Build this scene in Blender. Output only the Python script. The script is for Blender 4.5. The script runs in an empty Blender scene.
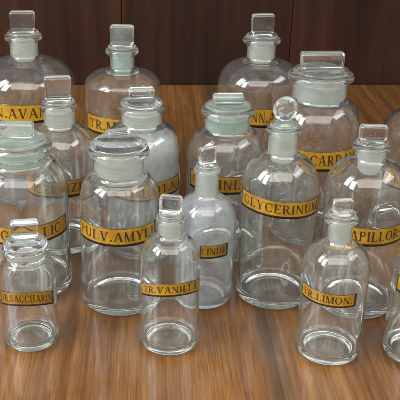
import bpy, bmesh, math, random
from mathutils import Vector, Matrix
random.seed(7)
R = math.radians
sc = bpy.context.scene
col = sc.collection

# ------------------------------------------------------------------ helpers
def link(name, bm, mats, parent=None, smooth=True, loc=None):
    me = bpy.data.meshes.new(name)
    bm.to_mesh(me); bm.free()
    for p in me.polygons: p.use_smooth = smooth
    if not isinstance(mats, (list, tuple)): mats = [mats]
    for m in mats: me.materials.append(m)
    o = bpy.data.objects.new(name, me)
    col.objects.link(o)
    if parent: o.parent = parent
    if loc: o.location = loc
    return o

def tag(o, label=None, cat=None, group=None, kind=None):
    if label: o['label'] = label
    if cat: o['category'] = cat
    if group: o['group'] = group
    if kind: o['kind'] = kind
    return o

def lathe(bm, prof, seg=96):
    """profile of (r, z); both ends lie on the axis"""
    rings = []
    for r, z in prof:
        if r < 1e-6: rings.append([bm.verts.new((0, 0, z))])
        else: rings.append([bm.verts.new((r*math.cos(2*math.pi*i/seg), r*math.sin(2*math.pi*i/seg), z)) for i in range(seg)])
    for a, b in zip(rings, rings[1:]):
        for i in range(seg):
            j = (i+1) % seg
            if len(a) == 1: f = (a[0], b[j], b[i])
            elif len(b) == 1: f = (a[i], a[j], b[0])
            else: f = (a[i], a[j], b[j], b[i])
            bm.faces.new(f)
    bmesh.ops.recalc_face_normals(bm, faces=bm.faces[:])
    return bm

def arc(cx, cz, rx, rz, a0, a1, n):
    return [(cx + rx*math.cos(R(a0+(a1-a0)*i/n)), cz + rz*math.sin(R(a0+(a1-a0)*i/n))) for i in range(n+1)]

def box(bm, x0, x1, y0, y1, z0, z1, bev=0.0, seg=2):
    b = bmesh.new()
    bmesh.ops.create_cube(b, size=1)
    for v in b.verts:
        v.co = Vector(((x0+x1)/2 + v.co.x*(x1-x0), (y0+y1)/2 + v.co.y*(y1-y0), (z0+z1)/2 + v.co.z*(z1-z0)))
    if bev: bmesh.ops.bevel(b, geom=b.edges[:], offset=bev, segments=seg, affect='EDGES', profile=.5)
    me = bpy.data.meshes.new('tmp'); b.to_mesh(me); b.free()
    bm.from_mesh(me); bpy.data.meshes.remove(me)
    return bm

# ------------------------------------------------------------------ materials
def newmat(name):
    m = bpy.data.materials.new(name); m.use_nodes = True
    nt = m.node_tree; nt.nodes.clear()
    return m, nt, nt.nodes, nt.links

def node(nt, t, **kw):
    n = nt.nodes.new(t)
    for k, v in kw.items():
        if k in n.inputs: n.inputs[k].default_value = v
        else: setattr(n, k, v)
    return n

def ramp(nt, pts):
    n = nt.nodes.new('ShaderNodeValToRGB')
    e = n.color_ramp.elements
    while len(e) < len(pts): e.new(.5)
    for x, (p, c) in zip(e, pts):
        x.position = p; x.color = (*c, 1) if len(c) == 3 else c
    return n

def glass(name, tint=(.987, .997, .991), rough=.0, haze=.015, hazecol=(.93, .95, .94), bump=.26, irid=False, bscale=18):
    """old bottle glass: slightly wavy, thin dusty film"""
    m, nt, N, L = newmat(name)
    out = node(nt, 'ShaderNodeOutputMaterial')
    g = node(nt, 'ShaderNodeBsdfGlass', IOR=1.5)
    g.inputs['Color'].default_value = (*tint, 1)
    tc = node(nt, 'ShaderNodeTexCoord')
    oi = node(nt, 'ShaderNodeObjectInfo')
    add = node(nt, 'ShaderNodeVectorMath', operation='ADD')
    L.new(tc.outputs['Object'], add.inputs[0]); L.new(oi.outputs['Location'], add.inputs[1])
    nz = node(nt, 'ShaderNodeTexNoise', Scale=bscale, Detail=2.0)
    L.new(add.outputs[0], nz.inputs['Vector'])
    bp = node(nt, 'ShaderNodeBump', Strength=bump, Distance=.004)
    L.new(nz.outputs['Fac'], bp.inputs['Height'])
    L.new(bp.outputs['Normal'], g.inputs['Normal'])
    sm = node(nt, 'ShaderNodeTexNoise', Scale=55.0, Detail=4.0)
    L.new(add.outputs[0], sm.inputs['Vector'])
    rm = node(nt, 'ShaderNodeMapRange'); rm.inputs['From Min'].default_value = .5; rm.inputs['From Max'].default_value = .8
    rm.inputs['To Min'].default_value = rough; rm.inputs['To Max'].default_value = rough+.05
    L.new(sm.outputs['Fac'], rm.inputs['Value']); L.new(rm.outputs['Result'], g.inputs['Roughness'])
    d = node(nt, 'ShaderNodeBsdfDiffuse'); d.inputs['Color'].default_value = (*hazecol, 1)
    if irid:                                    # faint rainbow bloom of weathered glass
        n2 = node(nt, 'ShaderNodeTexNoise', Scale=34.0, Detail=2.0, Distortion=1.0); L.new(add.outputs[0], n2.inputs['Vector'])
        rc = ramp(nt, [(.3, (.92, .80, .88)), (.45, (.80, .86, .95)), (.58, (.78, .95, .86)), (.72, (.95, .93, .80))])
        L.new(n2.outputs['Fac'], rc.inputs['Fac']); L.new(rc.outputs['Color'], d.inputs['Color'])
    hz = node(nt, 'ShaderNodeMapRange'); hz.inputs['From Min'].default_value = .3; hz.inputs['From Max'].default_value = .75
    hz.inputs['To Min'].default_value = haze*.4; hz.inputs['To Max'].default_value = haze*1.7
    L.new(sm.outputs['Fac'], hz.inputs['Value'])
    sp = node(nt, 'ShaderNodeTexNoise', Scale=520.0, Detail=2.0); L.new(add.outputs[0], sp.inputs['Vector'])
    sr = ramp(nt, [(.71, (0, 0, 0)), (.76, (.28, .28, .28))]); L.new(sp.outputs['Fac'], sr.inputs['Fac'])
    sa = node(nt, 'ShaderNodeMath', operation='ADD'); L.new(hz.outputs['Result'], sa.inputs[0]); L.new(sr.outputs['Color'], sa.inputs[1])
    mx = node(nt, 'ShaderNodeMixShader')
    L.new(sa.outputs[0], mx.inputs['Fac']); L.new(g.outputs[0], mx.inputs[1]); L.new(d.outputs[0], mx.inputs[2])
    L.new(mx.outputs[0], out.inputs['Surface'])
    return m

G_CLEAR = glass('clear_glass')
G_GREEN = glass('greenish_glass', tint=(.966, .99, .970), haze=.06, hazecol=(.88, .93, .88))
G_MILK = glass('weathered_glass', tint=(.985, .992, .988), rough=.04, haze=.10, hazecol=(.9, .92, .9), irid=True)

def ground(name, c, dull=.65):
    m, nt, N, L = newmat(name)
    out = node(nt, 'ShaderNodeOutputMaterial')
    g = node(nt, 'ShaderNodeBsdfGlass', IOR=1.45, Roughness=.45); g.inputs['Color'].default_value = (*c, 1)
    t = node(nt, 'ShaderNodeBsdfTranslucent'); t.inputs['Color'].default_value = (*c, 1)
    d = node(nt, 'ShaderNodeBsdfDiffuse'); d.inputs['Color'].default_value = (*c, 1)
    tc = node(nt, 'ShaderNodeTexCoord')
    mp = node(nt, 'ShaderNodeMapping'); mp.inputs['Scale'].default_value = (25, 25, 900); L.new(tc.outputs['Object'], mp.inputs['Vector'])
    nz = node(nt, 'ShaderNodeTexNoise', Scale=1.0, Detail=3.0); L.new(mp.outputs[0], nz.inputs['Vector'])
    bp = node(nt, 'ShaderNodeBump', Strength=.35, Distance=.001); L.new(nz.outputs['Fac'], bp.inputs['Height'])
    L.new(bp.outputs[0], d.inputs['Normal']); L.new(bp.outputs[0], g.inputs['Normal'])
    pz = node(nt, 'ShaderNodeTexNoise', Scale=75.0, Detail=5.0, Roughness=.7); L.new(tc.outputs['Object'], pz.inputs['Vector'])
    av = node(nt, 'ShaderNodeMath', operation='MULTIPLY_ADD'); L.new(nz.outputs['Fac'], av.inputs[0]); av.inputs[1].default_value = .45; L.new(pz.outputs['Fac'], av.inputs[2])
    pm = node(nt, 'ShaderNodeMapRange'); pm.inputs['From Min'].default_value = .50; pm.inputs['From Max'].default_value = .95
    pm.inputs['To Min'].default_value = dull*.35; pm.inputs['To Max'].default_value = min(.95, dull*1.35); L.new(av.outputs[0], pm.inputs['Value'])
    a = node(nt, 'ShaderNodeMixShader', Fac=.5); L.new(t.outputs[0], a.inputs[1]); L.new(d.outputs[0], a.inputs[2])
    b = node(nt, 'ShaderNodeMixShader'); L.new(pm.outputs[0], b.inputs['Fac']); L.new(g.outputs[0], b.inputs[1]); L.new(a.outputs[0], b.inputs[2])
    L.new(b.outputs[0], out.inputs['Surface'])
    return m
GR_WHITE = ground('ground_glass', (.95, .96, .92), .62)
GR_GREEN = ground('ground_green_glass', (.86, .93, .87), .64)
MOUTH_WHITE = ground('ground_mouth', (.95, .96, .92), .16)
MOUTH_GREEN = ground('ground_green_mouth', (.90, .95, .90), .16)

def wood_table():
    m, nt, N, L = newmat('varnished_table_wood')
    out = node(nt, 'ShaderNodeOutputMaterial'); p = node(nt, 'ShaderNodeBsdfPrincipled')
    tc = node(nt, 'ShaderNodeTexCoord')
    # per-board shift so that the grain breaks at every joint
    sx = node(nt, 'ShaderNodeSeparateXYZ'); L.new(tc.outputs['Object'], sx.inputs[0])
    ad = node(nt, 'ShaderNodeMath', operation='ADD'); ad.inputs[1].default_value = .176 + 3.0
    L.new(sx.outputs['X'], ad.inputs[0])
    dv = node(nt, 'ShaderNodeMath', operation='DIVIDE'); dv.inputs[1].default_value = .30
    L.new(ad.outputs[0], dv.inputs[0])
    fl = node(nt, 'ShaderNodeMath', operation='FLOOR'); L.new(dv.outputs[0], fl.inputs[0])
    cb = node(nt, 'ShaderNodeCombineXYZ'); L.new(fl.outputs[0], cb.inputs['Y']); L.new(fl.outputs[0], cb.inputs['Z'])
    of = node(nt, 'ShaderNodeVectorMath', operation='ADD'); L.new(tc.outputs['Object'], of.inputs[0]); L.new(cb.outputs[0], of.inputs[1])
    def stretched(sx_, sy_, detail, dist=0.0, rough=.6):
        mp = node(nt, 'ShaderNodeMapping'); mp.inputs['Scale'].default_value = (sx_, sy_, 1)
        L.new(of.outputs[0], mp.inputs['Vector'])
        n = node(nt, 'ShaderNodeTexNoise', Scale=1.0, Detail=detail, Distortion=dist, Roughness=rough)
        L.new(mp.outputs[0], n.inputs['Vector']); return n
    fine = stretched(620, 16, 3.0, 0, .7)
    mid = stretched(95, 1.5, 6.0, .35, .68)
    big = stretched(11, 2.2, 4.0, .9)
    r1 = ramp(nt, [(.18, (.088, .034, .010)), (.40, (.146, .061, .016)), (.58, (.210, .096, .026)), (.85, (.33, .165, .050))])
    L.new(mid.outputs['Fac'], r1.inputs['Fac'])
    r2 = ramp(nt, [(.34, (.50, .46, .42)), (.60, (1.08, 1.08, 1.08)), (.72, (1.35, 1.38, 1.42))])
    L.new(fine.outputs['Fac'], r2.inputs['Fac'])
    mul = node(nt, 'ShaderNodeMix', data_type='RGBA', blend_type='MULTIPLY'); mul.inputs[0].default_value = .75
    L.new(r1.outputs['Color'], mul.inputs[6]); L.new(r2.outputs['Color'], mul.inputs[7])
    r3 = ramp(nt, [(.28, (.50, .40, .36)), (.48, (.85, .78, .72)), (.7, (1.25, 1.25, 1.2))])
    L.new(big.outputs['Fac'], r3.inputs['Fac'])
    mul2 = node(nt, 'ShaderNodeMix', data_type='RGBA', blend_type='MULTIPLY'); mul2.inputs[0].default_value = .8
    L.new(mul.outputs[2], mul2.inputs[6]); L.new(r3.outputs['Color'], mul2.inputs[7])
    # dark reflection along the front joint, painted into the wood colour
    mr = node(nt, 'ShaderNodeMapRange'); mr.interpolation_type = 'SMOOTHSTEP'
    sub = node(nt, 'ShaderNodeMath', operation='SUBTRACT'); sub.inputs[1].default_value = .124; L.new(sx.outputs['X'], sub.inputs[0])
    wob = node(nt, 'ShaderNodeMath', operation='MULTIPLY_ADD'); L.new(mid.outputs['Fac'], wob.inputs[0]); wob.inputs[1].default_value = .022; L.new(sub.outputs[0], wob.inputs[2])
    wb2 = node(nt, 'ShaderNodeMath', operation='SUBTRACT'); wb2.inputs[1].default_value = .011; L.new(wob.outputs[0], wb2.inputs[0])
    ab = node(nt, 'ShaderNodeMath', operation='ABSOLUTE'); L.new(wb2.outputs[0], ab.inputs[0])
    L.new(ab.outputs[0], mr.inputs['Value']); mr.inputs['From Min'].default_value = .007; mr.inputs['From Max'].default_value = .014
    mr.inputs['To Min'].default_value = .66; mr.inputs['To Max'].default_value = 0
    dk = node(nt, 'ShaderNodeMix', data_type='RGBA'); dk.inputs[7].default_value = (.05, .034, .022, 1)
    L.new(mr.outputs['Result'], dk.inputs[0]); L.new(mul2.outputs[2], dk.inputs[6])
    # open pores: short dark dashes along the grain, and a few pale scuffs
    po = stretched(1100, 45, 2.0, 0, .5)
    rp_ = ramp(nt, [(.64, (1, 1, 1)), (.74, (.5, .45, .4))]); L.new(po.outputs['Fac'], rp_.inputs['Fac'])
    m3 = node(nt, 'ShaderNodeMix', data_type='RGBA', blend_type='MULTIPLY'); m3.inputs[0].default_value = .8
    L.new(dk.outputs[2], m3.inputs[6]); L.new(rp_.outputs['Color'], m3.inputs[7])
    scn = node(nt, 'ShaderNodeTexNoise', Scale=38.0, Detail=6.0, Roughness=.75); L.new(of.outputs[0], scn.inputs['Vector'])
    rs_ = ramp(nt, [(.68, (0, 0, 0)), (.80, (.3, .3, .3))]); L.new(scn.outputs['Fac'], rs_.inputs['Fac'])
    m4 = node(nt, 'ShaderNodeMix', data_type='RGBA'); L.new(rs_.outputs['Color'], m4.inputs[0]); L.new(m3.outputs[2], m4.inputs[6]); m4.inputs[7].default_value = (.42, .30, .16, 1)
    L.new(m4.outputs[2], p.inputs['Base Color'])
    rr = ramp(nt, [(.3, (.26,)*3), (.7, (.42,)*3)]); L.new(mid.outputs['Fac'], rr.inputs['Fac'])
    L.new(rr.outputs['Color'], p.inputs['Roughness'])
    p.inputs['Specular IOR Level'].default_value = .35
    p.inputs['Coat Weight'].default_value = .6; p.inputs['Coat Roughness'].default_value = .08
    bp = node(nt, 'ShaderNodeBump', Strength=.25, Distance=.0006)
    L.new(fine.outputs['Fac'], bp.inputs['Height']); L.new(bp.outputs[0], p.inputs['Normal'])
    L.new(p.outputs[0], out.inputs['Surface'])
    return m

def wood_wall():
    m, nt, N, L = newmat('dark_panel_wood')
    out = node(nt, 'ShaderNodeOutputMaterial'); p = node(nt, 'ShaderNodeBsdfPrincipled')
    tc = node(nt, 'ShaderNodeTexCoord')
    mp = node(nt, 'ShaderNodeMapping'); mp.inputs['Scale'].default_value = (60, 1, 3)
    L.new(tc.outputs['Object'], mp.inputs['Vector'])
    n = node(nt, 'ShaderNodeTexNoise', Scale=1.0, Detail=5.0, Distortion=.4); L.new(mp.outputs[0], n.inputs['Vector'])
    mp2 = node(nt, 'ShaderNodeMapping'); mp2.inputs['Scale'].default_value = (7, 1, 2)
    L.new(tc.outputs['Object'], mp2.inputs['Vector'])
    n2 = node(nt, 'ShaderNodeTexNoise', Scale=1.0, Detail=3.0); L.new(mp2.outputs[0], n2.inputs['Vector'])
    r = ramp(nt, [(.3, (.018, .0066, .0031)), (.55, (.027, .0102, .0048)), (.8, (.040, .0155, .0072))])
    L.new(n.outputs['Fac'], r.inputs['Fac'])
    r2 = ramp(nt, [(.3, (.55,)*3), (.7, (1.5, 1.42, 1.35))]); L.new(n2.outputs['Fac'], r2.inputs['Fac'])
    mul = node(nt, 'ShaderNodeMix', data_type='RGBA', blend_type='MULTIPLY'); mul.inputs[0].default_value = 1
    L.new(r.outputs['Color'], mul.inputs[6]); L.new(r2.outputs['Color'], mul.inputs[7])
    sx = node(nt, 'ShaderNodeSeparateXYZ'); L.new(tc.outputs['Object'], sx.inputs[0])
    bd = node(nt, 'ShaderNodeMath', operation='MULTIPLY_ADD'); L.new(sx.outputs['X'], bd.inputs[0]); bd.inputs[1].default_value = 1/.323; bd.inputs[2].default_value = .05/.323+4
    fl = node(nt, 'ShaderNodeMath', operation='FLOOR'); L.new(bd.outputs[0], fl.inputs[0])
    wn = node(nt, 'ShaderNodeTexWhiteNoise', noise_dimensions='1D'); L.new(fl.outputs[0], wn.inputs['W'])
    rb_ = ramp(nt, [(0, (.84, .86, .92)), (1, (1.28, 1.22, 1.12))]); L.new(wn.outputs['Value'], rb_.inputs['Fac'])
    mb = node(nt, 'ShaderNodeMix', data_type='RGBA', blend_type='MULTIPLY'); mb.inputs[0].default_value = 1
    L.new(mul.outputs[2], mb.inputs[6]); L.new(rb_.outputs['Color'], mb.inputs[7])
    L.new(mb.outputs[2], p.inputs['Base Color'])
    p.inputs['Roughness'].default_value = .5; p.inputs['Specular IOR Level'].default_value = .18
    bp = node(nt, 'ShaderNodeBump', Strength=.2, Distance=.0008); L.new(n.outputs['Fac'], bp.inputs['Height']); L.new(bp.outputs[0], p.inputs['Normal'])
    L.new(p.outputs[0], out.inputs['Surface'])
    return m

def paint(name, c, rough=.4, var=.25, sc_=90):
    m, nt, N, L = newmat(name)
    out = node(nt, 'ShaderNodeOutputMaterial'); p = node(nt, 'ShaderNodeBsdfPrincipled')
    tc = node(nt, 'ShaderNodeTexCoord'); n = node(nt, 'ShaderNodeTexNoise', Scale=sc_, Detail=5.0)
    oi = node(nt, 'ShaderNodeObjectInfo')
    add = node(nt, 'ShaderNodeVectorMath', operation='ADD'); L.new(tc.outputs['Object'], add.inputs[0]); L.new(oi.outputs['Location'], add.inputs[1])
    L.new(add.outputs[0], n.inputs['Vector'])
    r = ramp(nt, [(.3, tuple(x*(1-var) for x in c)), (.7, tuple(min(1, x*(1+var)) for x in c))])
    L.new(n.outputs['Fac'], r.inputs['Fac']); L.new(r.outputs['Color'], p.inputs['Base Color'])
    p.inputs['Roughness'].default_value = rough
    L.new(p.outputs[0], out.inputs['Surface'])
    return m

M_TABLE = wood_table(); M_WALL = wood_wall()
def label_paint(name, c_lo, c_hi, wear, rough=.34):
    """old gilt or ink: blotches, worn flecks, a coat of varnish"""
    m, nt, N, L = newmat(name)
    out = node(nt, 'ShaderNodeOutputMaterial'); p = node(nt, 'ShaderNodeBsdfPrincipled')
    tc = node(nt, 'ShaderNodeTexCoord'); oi = node(nt, 'ShaderNodeObjectInfo')
    add = node(nt, 'ShaderNodeVectorMath', operation='ADD'); L.new(tc.outputs['Object'], add.inputs[0]); L.new(oi.outputs['Location'], add.inputs[1])
    n = node(nt, 'ShaderNodeTexNoise', Scale=70.0, Detail=5.0, Roughness=.65); L.new(add.outputs[0], n.inputs['Vector'])
    r = ramp(nt, [(.32, c_lo), (.62, c_hi)]); L.new(n.outputs['Fac'], r.inputs['Fac'])
    n2 = node(nt, 'ShaderNodeTexNoise', Scale=420.0, Detail=4.0, Roughness=.7); L.new(add.outputs[0], n2.inputs['Vector'])
    r2 = ramp(nt, [(.60, (0, 0, 0)), (.70, (1, 1, 1))]); L.new(n2.outputs['Fac'], r2.inputs['Fac'])
    mx = node(nt, 'ShaderNodeMix', data_type='RGBA'); L.new(r2.outputs['Color'], mx.inputs[0]); L.new(r.outputs['Color'], mx.inputs[6]); mx.inputs[7].default_value = (*wear, 1)
    L.new(mx.outputs[2], p.inputs['Base Color'])
    p.inputs['Roughness'].default_value = rough; p.inputs['Coat Weight'].default_value = .25; p.inputs['Coat Roughness'].default_value = .2
    bp = node(nt, 'ShaderNodeBump', Strength=.15, Distance=.0006); L.new(n.outputs['Fac'], bp.inputs['Height']); L.new(bp.outputs[0], p.inputs['Normal'])
    L.new(p.outputs[0], out.inputs['Surface'])
    return m
M_GOLD = label_paint('gilt_label', (.25, .115, .006), (.42, .22, .008), (.15, .07, .008))
M_GOLD_DARK = label_paint('tarnished_label', (.18, .080, .004), (.31, .155, .006), (.08, .035, .004))
M_BLACK = label_paint('label_black', (.013, .009, .006), (.028, .018, .010), (.10, .055, .012))
M_INK = label_paint('label_ink', (.016, .010, .006), (.035, .020, .009), (.26, .15, .012))
M_RED = label_paint('label_red', (.09, .022, .010), (.15, .04, .014), (.26, .15, .012))
M_POWDER = paint('powder', (.42, .42, .41), .9, .14, 110)

# ------------------------------------------------------------------ serif lettering (strokes)
TH, TN = .17, .07
def q(p0, p1, w):
    (x0, y0), (x1, y1) = p0, p1
    # horizontal width for slanted strokes, vertical width for flat ones
    if abs(y1-y0) > abs(x1-x0)*.35: return [(x0-w/2, y0), (x0+w/2, y0), (x1+w/2, y1), (x1-w/2, y1)]
    return [(x0, y0-w/2), (x1, y1-w/2), (x1, y1+w/2), (x0, y0+w/2)]
def stem(x, y0=0, y1=1, w=TH, s=True):
    r = [q((x, y0), (x, y1), w)]
    if s:
        if y0 == 0: r.append(q((x-w, .03), (x+w, .03), .06))
        if y1 == 1: r.append(q((x-w, .97), (x+w, .97), .06))
    return r
def bow(cx, cy, rx, ry, a0, a1, th=TH, tn=TN, n=12):
    r = []
    for i in range(n):
        qd = []
        for a in (a0+(a1-a0)*i/n, a0+(a1-a0)*(i+1)/n):
            c, s = math.cos(R(a)), math.sin(R(a)); w = tn+(th-tn)*abs(c)
            qd.append(((cx+rx*c, cy+ry*s), (cx+(rx-w)*c, cy+(ry-min(w, tn*1.2))*s)))
        r.append([qd[0][0], qd[1][0], qd[1][1], qd[0][1]])
    return r
def hb(x0, x1, y, w=TN): return [q((x0, y), (x1, y), w)]
GL = {
 'A': (.86, lambda: [q((.10,.0),(.42,1),TN), q((.74,0),(.44,1),TH)] + hb(.22,.62,.33) + hb(0,.22,.03,.06) + hb(.58,.9,.03,.06)),
 'B': (.74, lambda: stem(.17) + bow(.3,.26,.42,.26,-90,90) + bow(.3,.75,.37,.25,-90,90) + hb(.2,.35,.5)),
 'C': (.80, lambda: bow(.42,.5,.40,.52,50,310,n=20) + stem(.70,.68,.95,.06,False) + stem(.70,.05,.3,.06,False)),
 'D': (.84, lambda: stem(.17) + bow(.3,.5,.5,.5,-90,90,n=16) + hb(.17,.32,.03,.06) + hb(.17,.32,.97,.06)),
 'E': (.72, lambda: stem(.17) + hb(.2,.62,.03,.06) + hb(.2,.62,.97,.06) + hb(.2,.48,.5) + stem(.62,.0,.25,.06,False) + stem(.62,.75,1.0,.06,False) + stem(.48,.36,.64,.05,False)),
 'G': (.86, lambda: bow(.42,.5,.40,.52,50,310,n=20) + stem(.70,.68,.95,.06,False) + stem(.70,.0,.42,.14,False) + hb(.52,.86,.43,.06)),
 'H': (.88, lambda: stem(.17) + stem(.68) + hb(.2,.66,.5)),
 'I': (.36, lambda: stem(.18)),
 'L': (.70, lambda: stem(.17) + hb(.2,.62,.03,.06) + stem(.62,.0,.3,.06,False)),
 'M': (1.0, lambda: stem(.12,w=TN) + stem(.84) + [q((.14,1),(.46,0),TH), q((.8,1),(.48,0),TN)]),
 'N': (.86, lambda: stem(.13,w=TN) + stem(.72,w=TN) + [q((.13,1),(.70,0),TH)]),
 'O': (.86, lambda: bow(.42,.5,.42,.52,0,360,n=24)),
 'P': (.72, lambda: stem(.17) + bow(.3,.73,.38,.27,-90,90) + hb(.2,.32,.48)),
 'R': (.80, lambda: stem(.17) + bow(.3,.73,.36,.27,-90,90) + hb(.2,.32,.48) + [q((.70,0),(.38,.48),TH)] + hb(.62,.84,.03,.06)),
 'S': (.66, lambda: bow(.32,.74,.28,.28,30,250,n=12) + bow(.32,.26,.30,.28,-150,80,n=12) + [q((.52,.36),(.14,.64),TH)] + stem(.56,.68,.95,.05,False) + stem(.06,.06,.32,.05,False)),
 'T': (.78, lambda: stem(.38) + hb(.04,.72,.97,.06) + stem(.05,.7,1.0,.06,False) + stem(.71,.7,1.0,.06,False)),
 'U': (.86, lambda: stem(.17,.28,1) + stem(.70,.28,1,TN) + bow(.42,.3,.335,.32,180,360,n=14)),
 'V': (.86, lambda: [q((.14,1),(.42,0),TH), q((.74,1),(.44,0),TN)] + hb(0,.3,.97,.06) + hb(.6,.88,.97,.06)),
 'Y': (.84, lambda: stem(.42,0,.46) + [q((.14,1),(.40,.44),TH), q((.74,1),(.44,.44),TN)] + hb(0,.3,.97,.06) + hb(.58,.86,.97,.06)),
 'Z': (.74, lambda: hb(.06,.66,.97) + hb(.06,.66,.03) + [q((.14,0),(.58,1),TH)] + stem(.66,.0,.25,.06,False) + stem(.06,.75,1,.06,False)),
 'Æ': (1.15, lambda: [q((.08,.0),(.46,1),TN)] + stem(.58) + hb(.26,.56,.33) + hb(.58,1.02,.03,.06) + hb(.46,1.02,.97,.06) + hb(.6,.88,.5) + hb(0,.2,.03,.06) + stem(1.02,.0,.25,.06,False) + stem(1.02,.75,1,.06,False)),
 '.': (.28, lambda: [q((.13,.0),(.13,.17),.17)]),
 ':': (.28, lambda: [q((.13,.0),(.13,.17),.17), q((.13,.5),(.13,.67),.17)]),
}
def wrap(bm, quad, rad, az_of, z_of, lift, mi, sub, dz):
    (a, b, c, d) = quad
    prev = None
    fs = []
    for i in range(sub+1):
        t = i/sub
        e0 = (a[0]+(b[0]-a[0])*t, a[1]+(b[1]-a[1])*t); e1 = (d[0]+(c[0]-d[0])*t, d[1]+(c[1]-d[1])*t)
        vs = []
        for (x, y) in (e0, e1):
            th = az_of(x); r = rad+lift
            vs.append(bm.verts.new((r*math.sin(th), -r*math.cos(th), z_of(y)+dz(th))))
        if prev:
            f = bm.faces.new((prev[0], vs[0], vs[1], prev[1])); f.material_index = mi
        prev = vs

def make_label(parent, rad_at, z0, z1, a0, a1, text, sag=0, tilt=0, dark=False):
    rad = max(rad_at(z0), rad_at(z1)) + .00035
    H = z1-z0
    bw = .0014/rad
    A0, A1 = R(a0), R(a1)
    n = max(16, int((A1-A0)/R(2.5)))
    azs = [A0, A0+bw] + [A0+bw+(A1-A0-2.8*bw)*i/n for i in range(1, n)] + [A1-1.8*bw, A1]
    zs = [z0, z0+.13*H, z0+.955*H, z1]  # black border, made wider below to paint in the shading there
    bm = bmesh.new()
    def grid(r, flip):
        V = [[bm.verts.new((r*math.sin(a), -r*math.cos(a), z+dz(a))) for a in azs] for z in zs]
        for i in range(len(zs)-1):
            for j in range(len(azs)-1):
                f = [V[i][j], V[i][j+1], V[i+1][j+1], V[i+1][j]]
                fc = bm.faces.new(f[::-1] if flip else f)
                edge = i in (0, len(zs)-2) or j in (0, len(azs)-2)
                fc.material_index = 1 if (edge or flip) else 0
        return V
    dz = lambda a: -sag*(1-math.cos(a)) + tilt*math.sin(a)
    F = grid(rad+.0003, False); B = grid(rad, True)
    rim = lambda M: [M[0][j] for j in range(len(azs))] + [M[i][-1] for i in range(1, len(zs))] + [M[-1][j] for j in range(len(azs)-2, -1, -1)] + [M[i][0] for i in range(len(zs)-2, 0, -1)]
    rf, rb = rim(F), rim(B)
    for i in range(len(rf)):
        j = (i+1) % len(rf)
        f = bm.faces.new((rf[j], rf[i], rb[i], rb[j])); f.material_index = 1
    lab = link('label', bm, [M_GOLD_DARK if dark else M_GOLD, M_BLACK], parent)
    # lettering
    W = sum(GL[c][0] for c in text) + .10*(len(text)-1)
    span = (A1-A0)*rad*.90
    lh = H*.52
    k = min(span/W, lh*1.05)
    x = -W*k/2
    mid = (A0+A1)/2
    bm = bmesh.new(); c_ = 0
    for ci, ch in enumerate(text):
        w, fn = GL[ch]
        for qd in fn():
            c_ += 1
            wrap(bm, qd, rad+.0003, lambda px, x=x: mid+(x+px*k)/rad, lambda py: z0+.13*H+(.825*H-lh)/2+py*lh, .00012+.000004*(c_ % 14), 1 if ci == 0 else 0, 3, dz)
        x += (w+.10)*k
    bmesh.ops.recalc_face_normals(bm, faces=bm.faces[:])
    link('lettering', bm, [M_INK, M_RED], lab, smooth=False)
    return lab

# ------------------------------------------------------------------ bottles
def body_profile(rb, rs, hs, hn, rn, hl, rl):
    t = .0024 if rb < .035 else (.0028 if rb < .046 else .0032)
    e = .0026 if rl < .020 else (.0034 if rl < .028 else .0042)
    fil = min(.006, (rs-rn)*.45)
    P = [(0, .0034), (rb*.45, .0030), (rb*.78, .0012), (rb-.006, .0003)]
    P += arc(rb-.0042, .0003+.0042, .0042, .0042, -75, 0, 6)
    n = 10
    for i in range(1, n+1):
        f = i/n; P.append((rb+(rs-rb)*f, .0045+(hs-.0045)*f))
    rx, rz = rs-rn-fil*.6, hn-hs-fil*.35
    P += [(rs-rx+rx*math.cos(R(a)), hs+rz*math.sin(R(a))) for a in (6, 12, 19, 26, 33, 41, 49, 57, 65, 72, 78)]
    p = P[-1]
    for i in range(1, 7):                       # concave fillet into the neck
        f = i/6
        P.append((p[0]*(1-f)**2 + 2*f*(1-f)*(rn+.0004) + rn*f*f, p[1]*(1-f)**2 + 2*f*(1-f)*(hn-fil*.1) + (hn+fil*.8)*f*f))
    P.append((rn, (hn+hl)/2))
    fl = rl-rn
    P += [(rn, hl-e-min(.005, fl*.9)), (rn+fl*.18, hl-e-min(.003, fl*.5)), (rn+fl*.5, hl-e*.95)]
    P += arc(rl-e*.8, hl, e*.8, e, -60, 90, 8)
    ri = rn-t
    P += [(ri+.0012, hl+e), (ri+.0003, hl+e*.7), (ri, hl+e*.3), (ri, hl-e*1.05), (ri, hn+.002)]
    # inner skin: shoulder, side, floor
    irx, irz = rs-t-ri, hn-hs-t*.6
    P += [(rs-t-irx+irx*math.cos(R(a)), hs+irz*math.sin(R(a))-.0) for a in (84, 76, 68, 60, 52, 44, 36, 28, 20, 13, 6)]
    P.append((rs-t, hs))
    for i in range(1, 9):
        f = i/9; P.append((rs-t+(rb-rs)*f, hs+(.016-hs)*f))
    fz = .0065 if rb < .035 else .008
    P += arc(rb-t-.006, fz+.006, .006, .006, 0, -80, 6)
    P += [(rb*.6, fz+.0003), (rb*.3, fz+.0012), (0, fz+.0016)]
    return P, t, e, ri

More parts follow.
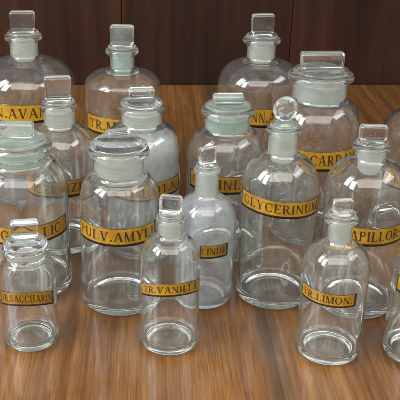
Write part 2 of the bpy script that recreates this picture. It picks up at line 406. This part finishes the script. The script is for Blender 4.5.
def make_bottle(spec, look, label):
    (key, x, y, rb, rs, hs, hn, rn, hl, rl, ht, tw, sty, l0, l1, a0, a1, text) = spec
    g, gr, sg = look.get('glass', G_CLEAR), look.get('ground', GR_WHITE), look.get('stopper', look.get('glass', G_CLEAR))
    root = bpy.data.objects.new('apothecary_bottle', None); col.objects.link(root)
    root.location = (x, y, 0.0002); root.empty_display_size = .02
    tag(root, label, 'glass bottle', 'stoppered apothecary bottles on the table')
    P, t, e, ri = body_profile(rb, rs, hs, hn, rn, hl, rl)
    bm = bmesh.new(); lathe(bm, P, 112)
    for f in bm.faces:                           # the mouth is ground on the inside
        c = f.calc_center_median(); r = math.hypot(c.x, c.y)
        if r < ri+.0002 and hn+.001 < c.z < hl-e and f.normal.x*c.x+f.normal.y*c.y < 0: f.material_index = 1
    link('glass_body', bm, [g, MOUTH_GREEN if gr is GR_GREEN else MOUTH_WHITE], root)
    # stopper: cap disc with a handle on top and the frosted ground plug inside the neck
    z0 = hl+e+.0004
    if sty == 'cap': rd, dh = rl*.93, look.get('dome', .36)*(ht-z0)
    elif sty == 'knob': rd, dh = rl*.80, .0045
    else: rd, dh = rl*.84, .0042
    bm = bmesh.new()
    ed = min(.0022, dh*.45)
    prof = [(0, z0), (rd-ed, z0)] + arc(rd-ed, z0+ed, ed, ed, -80, 75, 7)
    if sty == 'cap':
        prof += [(rd*.80, z0+dh*.62), (rd*.66, z0+dh*.80), (rd*.45, z0+dh*.95), (rd*.2, z0+dh), (0, z0+dh)]
    else:
        prof += [(rd*.7, z0+dh*.86), (rd*.4, z0+dh*.98), (rd*.2, z0+dh), (0, z0+dh)]
    lathe(bm, prof, 80)
    st = link('stopper', bm, sg, root)
    zt = z0+dh+.0002
    bm = bmesh.new()
    yaw = look.get('yaw', 0)
    if sty == 'knob':
        rz = (ht-zt)/2*.93
        b2 = bmesh.new()
        lathe(b2, [(0, -rz*.52), (rz*.35, -rz*.52), (rz*.7, -rz*.46)] + arc(rz-.0038, 0, .0038, rz*.40, -80, 80, 8) + [(rz*.7, rz*.46), (rz*.35, rz*.52), (0, rz*.52)], 64)
        bmesh.ops.rotate(b2, verts=b2.verts[:], matrix=Matrix.Rotation(R(90), 3, 'X'))
        bmesh.ops.translate(b2, verts=b2.verts[:], vec=(0, 0, ht-rz))
        me = bpy.data.meshes.new('tmp'); b2.to_mesh(me); b2.free(); bm.from_mesh(me); bpy.data.meshes.remove(me)
    else:
        th = look.get('th', .5)*tw
        box(bm, -tw, tw, -th, th, zt, ht, bev=min(.0034, tw*.27), seg=4)
        fl = look.get('flare', .05)
        for v in bm.verts:                       # a little wider towards the top, waisted at the root
            f = (v.co.z-zt)/(ht-zt)
            v.co.x *= 1-fl+fl*f*1.0
            v.co.y *= 1.12-.2*f
    bmesh.ops.rotate(bm, verts=bm.verts[:], matrix=Matrix.Rotation(R(yaw), 3, 'Z'))
    hd = link('handle', bm, sg, st)
    if sty == 'knob':
        pass
    # ground plug
    rp = ri-.00035
    zb = hn-look.get('plug', .15)*(hl-hn)
    bm = bmesh.new()
    zp = z0-.0004
    prof = [(0, zb), (rp*.80, zb), (rp*.88, zb+.0012), (rp*.93, zb+.004), (rp, hl-.004), (rp, zp-.001), (rp-.001, zp), (0, zp)]
    lathe(bm, prof, 72)
    link('ground_plug', bm, gr, st)
    rad_at = lambda z: rb+(rs-rb)*max(0, min(1, z/hs))
    make_label(root, rad_at, l0, l1, a0, a1, text, look.get('sag', 0), look.get('tilt', 0), look.get('dark', False))
    return root, P, t

TABLE = [   # key, x, y, r base, r side, z shoulder, z neck, r neck, z lip, r lip, z top, half handle, style, label z0, z1, azimuths, text
    ('B1', -0.1170, 0.7000, 0.0272, 0.0278, 0.0642, 0.0943, 0.0178, 0.1019, 0.0230, 0.1318, 0.0132, 'cap', 0.0554, 0.0702, -60, 64, 'TR.SACCHARIN'),
    ('B2', 0.0211, 0.6965, 0.0296, 0.0288, 0.0896, 0.1186, 0.0118, 0.1356, 0.0136, 0.1593, 0.0106, 'tab', 0.0688, 0.0823, -66, 72, 'TR.VANILLÆ'),
    ('B3', 0.1769, 0.6810, 0.0306, 0.0315, 0.0918, 0.1202, 0.0111, 0.1433, 0.0156, 0.1634, 0.0095, 'tab', 0.0677, 0.0815, -79, 27, 'TR.LIMON:'),
    ('B4', 0.2638, 0.6777, 0.0325, 0.0333, 0.0937, 0.1224, 0.0120, 0.1459, 0.0155, 0.1640, 0.0099, 'tab', 0.0762, 0.0929, -72, 55, 'SYR.SCILL.'),
    ('B5', -0.1369, 0.8125, 0.0509, 0.0504, 0.1153, 0.1470, 0.0306, 0.1636, 0.0367, 0.1902, 0.0186, 'wide', 0.0724, 0.0931, -74, 74, 'RAD.GLYC.LIC'),
    ('B6', -0.0295, 0.7782, 0.0416, 0.0415, 0.1137, 0.1465, 0.0255, 0.1715, 0.0312, 0.1950, 0.0119, 'cap', 0.0845, 0.1047, -72, 62, 'PULV.AMYLI'),
    ('B7', 0.0603, 0.7803, 0.0302, 0.0326, 0.0883, 0.1217, 0.0119, 0.1499, 0.0138, 0.1750, 0.0091, 'tab', 0.0646, 0.0796, -13, 42, 'LINIM:'),
    ('B8', 0.1371, 0.7887, 0.0398, 0.0412, 0.1237, 0.1635, 0.0148, 0.1901, 0.0177, 0.2249, 0.0134, 'knob', 0.1105, 0.1292, -74, 64, 'GLYCERINUM'),
    ('B9', 0.2229, 0.7721, 0.0413, 0.0418, 0.1312, 0.1651, 0.0151, 0.1783, 0.0189, 0.2015, 0.0138, 'tab', 0.0882, 0.1082, -62, 51, 'S.CAPILLOR:'),
    ('B10', -0.1029, 0.9120, 0.0422, 0.0425, 0.1173, 0.1502, 0.0180, 0.1742, 0.0213, 0.2098, 0.0153, 'tab', 0.0774, 0.0987, -62, 52, 'TR.BENZH'),
    ('B11', -0.0074, 0.9041, 0.0450, 0.0456, 0.1229, 0.1550, 0.0231, 0.1744, 0.0263, 0.1982, 0.0147, 'cap', 0.0801, 0.0999, -70, 70, 'SULPH.LOT.N'),
    ('B12', 0.0905, 0.8962, 0.0453, 0.0454, 0.1173, 0.1518, 0.0258, 0.1735, 0.0306, 0.1936, 0.0180, 'wide', 0.0897, 0.1116, -66, 25, 'OL.LINI.'),
    ('B13', -0.1624, 1.0695, 0.0650, 0.0647, 0.1521, 0.1886, 0.0184, 0.2155, 0.0247, 0.2493, 0.0161, 'tab', 0.1191, 0.1443, -62, 50, 'VIN.AVAN.'),
    ('B14', -0.0335, 1.0558, 0.0503, 0.0501, 0.1563, 0.1758, 0.0157, 0.2006, 0.0220, 0.2344, 0.0153, 'tab', 0.1011, 0.1254, -66, 58, 'TR.MYRRH'),
    ('B15', 0.1467, 1.0558, 0.0545, 0.0540, 0.1577, 0.1897, 0.0182, 0.2150, 0.0245, 0.2485, 0.0146, 'tab', 0.1148, 0.1401, -58, 20, 'TR.SENN.A'),
    ('B16', 0.2029, 0.9448, 0.0510, 0.0518, 0.1392, 0.1724, 0.0315, 0.2001, 0.0387, 0.2288, 0.0255, 'wide', 0.1000, 0.1249, -36, 60, 'T.CARDAM.'),
    ('B17', 0.3303, 0.9533, 0.0450, 0.0454, 0.1166, 0.1547, 0.0169, 0.1778, 0.0215, 0.2109, 0.0141, 'tab', 0.0702, 0.0935, -86, 58, 'TR.ARNIC.'),
]
LOOK = {
 'B1': dict(dark=True, sag=.012, th=.55, plug=.1, yaw=8), 'B2': dict(sag=.010, tilt=.002, th=.55, yaw=-14), 'B3': dict(th=.38, yaw=4), 'B4': dict(),
 'B5': dict(stopper=G_GREEN, ground=GR_GREEN, th=.35, yaw=-4), 'B6': dict(th=.45, yaw=20, plug=.05, dome=.66),
 'B7': dict(dark=True, glass=G_MILK, stopper=G_CLEAR, th=.5, yaw=25), 'B8': dict(tilt=-.003, plug=.25, yaw=10, stopper=G_GREEN),
 'B9': dict(plug=1.15, yaw=-6, th=.4, flare=.0), 'B10': dict(dark=True, yaw=6, th=.5), 'B11': dict(dark=True, yaw=8, th=.5),
 'B12': dict(dark=True, glass=G_CLEAR, stopper=G_GREEN, ground=GR_GREEN, th=.4), 'B13': dict(yaw=3, th=.5), 'B14': dict(yaw=-8, th=.5, ground=GR_GREEN, stopper=G_GREEN),
 'B15': dict(th=.5, yaw=4), 'B16': dict(th=.32, yaw=1), 'B17': dict(),
}
LABELS = {
 'B1': 'short clear bottle with wide domed stopper, front row at far left',
 'B2': 'slim clear bottle with square stopper standing alone at centre of front row',
 'B3': 'slim clear bottle with small square stopper at right of front row',
 'B4': 'clear bottle cut off by the right edge in the front row, stopper out of view',
 'B5': 'large wide-necked bottle with greenish flat stopper, behind the short bottle at left',
 'B6': 'wide-necked bottle labelled PULV.AMYLI with round domed stopper, left of centre',
 'B7': 'cloudy white small bottle with small dark label near the centre',
 'B8': 'tall clear bottle labelled GLYCERINUM with round disc stopper',
 'B9': 'clear bottle labelled CAPILLOR with square frame-like stopper at right',
 'B10': 'clear bottle with tall square stopper between greenish and domed bottles at left',
 'B11': 'bottle filled with white powder behind the PULV.AMYLI bottle',
 'B12': 'wide-necked bottle with pale green neck and flat stopper, behind the cloudy bottle',
 'B13': 'largest bottle at back left with tall square stopper and wide yellow label',
 'B14': 'back row bottle with greenish neck, second from the left against the wall',
 'B15': 'back row bottle with frosted neck and square stopper, right of the middle gap',
 'B16': 'wide-mouthed jar with broad flat stopper at back right, labelled T.CARDAM',
 'B17': 'clear bottle mostly cut off by right edge, behind the CAPILLOR bottle',
}
for spec in TABLE:
    root, P, t = make_bottle(spec, LOOK[spec[0]], LABELS[spec[0]])
    if spec[0] == 'B11':
        (key, x, y, rb, rs, hs, hn, rn, hl, rl, *_) = spec
        bm = bmesh.new()
        g = .0004
        fz = .008+.002
        ra = lambda z: rb+(rs-rb)*z/hs-t-g
        ri = rn-t; irx, irz = rs-t-ri, hn-hs-t*.6
        pr = [(0, fz+.0006), (rb*.6, fz-.0008), (rb-t-.0062, fz-.0008), (rb-t-.0022, fz+.0026)] + [(ra(z), z) for z in (.018, hs*.25, hs*.5, hs*.75, hs)]
        pr += [(rs-t-irx+irx*math.cos(R(a))-g*1.3, hs+irz*math.sin(R(a))-g*.8) for a in (6, 13, 20, 28, 36)]
        tr, tz = pr[-1]
        pr += [(tr*.97, tz+.0012), (tr*.86, tz+.0008), (tr*.72, tz-.0015), (tr*.5, tz-.001), (tr*.3, tz+.0018), (0, tz+.0022)]
        lathe(bm, pr, 80)
        for v in bm.verts:
            if v.co.z > tz-.002 and math.hypot(v.co.x, v.co.y) < tr*.9:
                v.co.z += .0016*math.sin(v.co.x*260+1)*math.cos(v.co.y*310)-.0012
        o = link('white_powder', bm, M_POWDER, None, loc=(x, y, .0002))
        tag(o, 'fine white powder filling the bottle behind the PULV.AMYLI bottle', 'powder')

# ------------------------------------------------------------------ table and wall
bm = bmesh.new()
edges = [-1.376+.30*i for i in range(10)]
for a, b in zip(edges, edges[1:]):
    box(bm, a+.00004, b-.00004, .28, 1.560, -.035, 0, bev=.00015, seg=1)
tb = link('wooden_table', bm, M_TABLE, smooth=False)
tag(tb, 'varnished orange brown wooden table of long boards under all the bottles', 'table')
bm = bmesh.new()
xs = [-1.342+.323*i for i in range(10)]
xs = [-.05+.323*i for i in range(-4, 5)]
for a, b in zip(xs, xs[1:]):
    box(bm, a+.0004, b-.0004, 1.568, 1.59, -.5, .9, bev=.002, seg=3)
box(bm, -1.5, 1.5, 1.592, 1.60, -.5, .9)
wl = link('wall', bm, M_WALL, smooth=False)
tag(wl, kind='structure', label='dark brown wood panelled wall behind the table')

# ------------------------------------------------------------------ light: room with windows to either side and pale ceiling
w = bpy.data.worlds.new('World'); sc.world = w; w.use_nodes = True
nt = w.node_tree; nt.nodes.clear()
out = node(nt, 'ShaderNodeOutputWorld'); bg = node(nt, 'ShaderNodeBackground', Strength=1.0)
tc = node(nt, 'ShaderNodeTexCoord'); sx = node(nt, 'ShaderNodeSeparateXYZ'); nt.links.new(tc.outputs['Generated'], sx.inputs[0])
r = ramp(nt, [(.0, (.08, .06, .045)), (.5, (.27, .27, .27)), (.66, (.50, .50, .51)), (1.0, (.68, .69, .71))])
mr = node(nt, 'ShaderNodeMapRange'); mr.inputs['From Min'].default_value = -1; mr.inputs['From Max'].default_value = 1
nt.links.new(sx.outputs['Z'], mr.inputs['Value']); nt.links.new(mr.outputs[0], r.inputs['Fac'])
nz = node(nt, 'ShaderNodeTexNoise', Scale=2.6, Detail=3.0, Distortion=.6); nt.links.new(tc.outputs['Generated'], nz.inputs['Vector'])
r2 = ramp(nt, [(.38, (.45, .43, .42)), (.52, (1, 1, 1)), (.62, (1.7, 1.72, 1.75))]); nt.links.new(nz.outputs['Fac'], r2.inputs['Fac'])
mu = node(nt, 'ShaderNodeMix', data_type='RGBA', blend_type='MULTIPLY'); mu.inputs[0].default_value = 1
nt.links.new(r.outputs['Color'], mu.inputs[6]); nt.links.new(r2.outputs['Color'], mu.inputs[7]); nt.links.new(mu.outputs[2], bg.inputs['Color']); nt.links.new(bg.outputs[0], out.inputs['Surface'])

def area(name, loc, target, sx_, sy_, power, colr):
    l = bpy.data.lights.new(name, 'AREA'); l.shape = 'RECTANGLE'; l.size = sx_; l.size_y = sy_; l.energy = power; l.color = colr
    o = bpy.data.objects.new(name, l); col.objects.link(o); o.location = loc
    o.rotation_euler = (Vector(target)-Vector(loc)).to_track_quat('-Z', 'Y').to_euler()
    return o
area('window_light', (-1.38, -.12, 1.12), (0, .75, .05), .46, 1.0, 28, (.90, .96, 1.0))
area('window_light', (-1.30, .52, 1.12), (0, .80, .05), .46, 1.0, 21, (.90, .96, 1.0))
area('window_light', (1.45, .45, 1.45), (.1, .85, .1), 1.3, .5, 15, (.93, .97, 1.0))
area('overhead_fill', (.0, -.25, 1.25), (.05, .52, 0), 2.0, .9, 22, (1.0, .96, .90))  # unseen soft fill added to brighten the table front, spread to avoid a glint

# ------------------------------------------------------------------ camera
cd = bpy.data.cameras.new('camera'); cam = bpy.data.objects.new('camera', cd); col.objects.link(cam)
cam.location = (0, 0, .48); cam.rotation_euler = (R(90-25), 0, 0)
cd.sensor_width = 36; cd.lens = 36*830/400; cd.shift_x = .13
cd.clip_start = .01; cd.clip_end = 50
sc.camera = cam

sc.view_settings.view_transform = 'Standard'; sc.view_settings.look = 'None'; sc.view_settings.exposure = 0
c = sc.cycles
c.max_bounces = 40; c.transmission_bounces = 40; c.glossy_bounces = 12; c.diffuse_bounces = 5; c.transparent_max_bounces = 24
c.caustics_reflective = True; c.caustics_refractive = True; c.blur_glossy = .5
c.sample_clamp_indirect = 6.0
c.use_adaptive_sampling = True; c.adaptive_threshold = .02
c.use_denoising = True
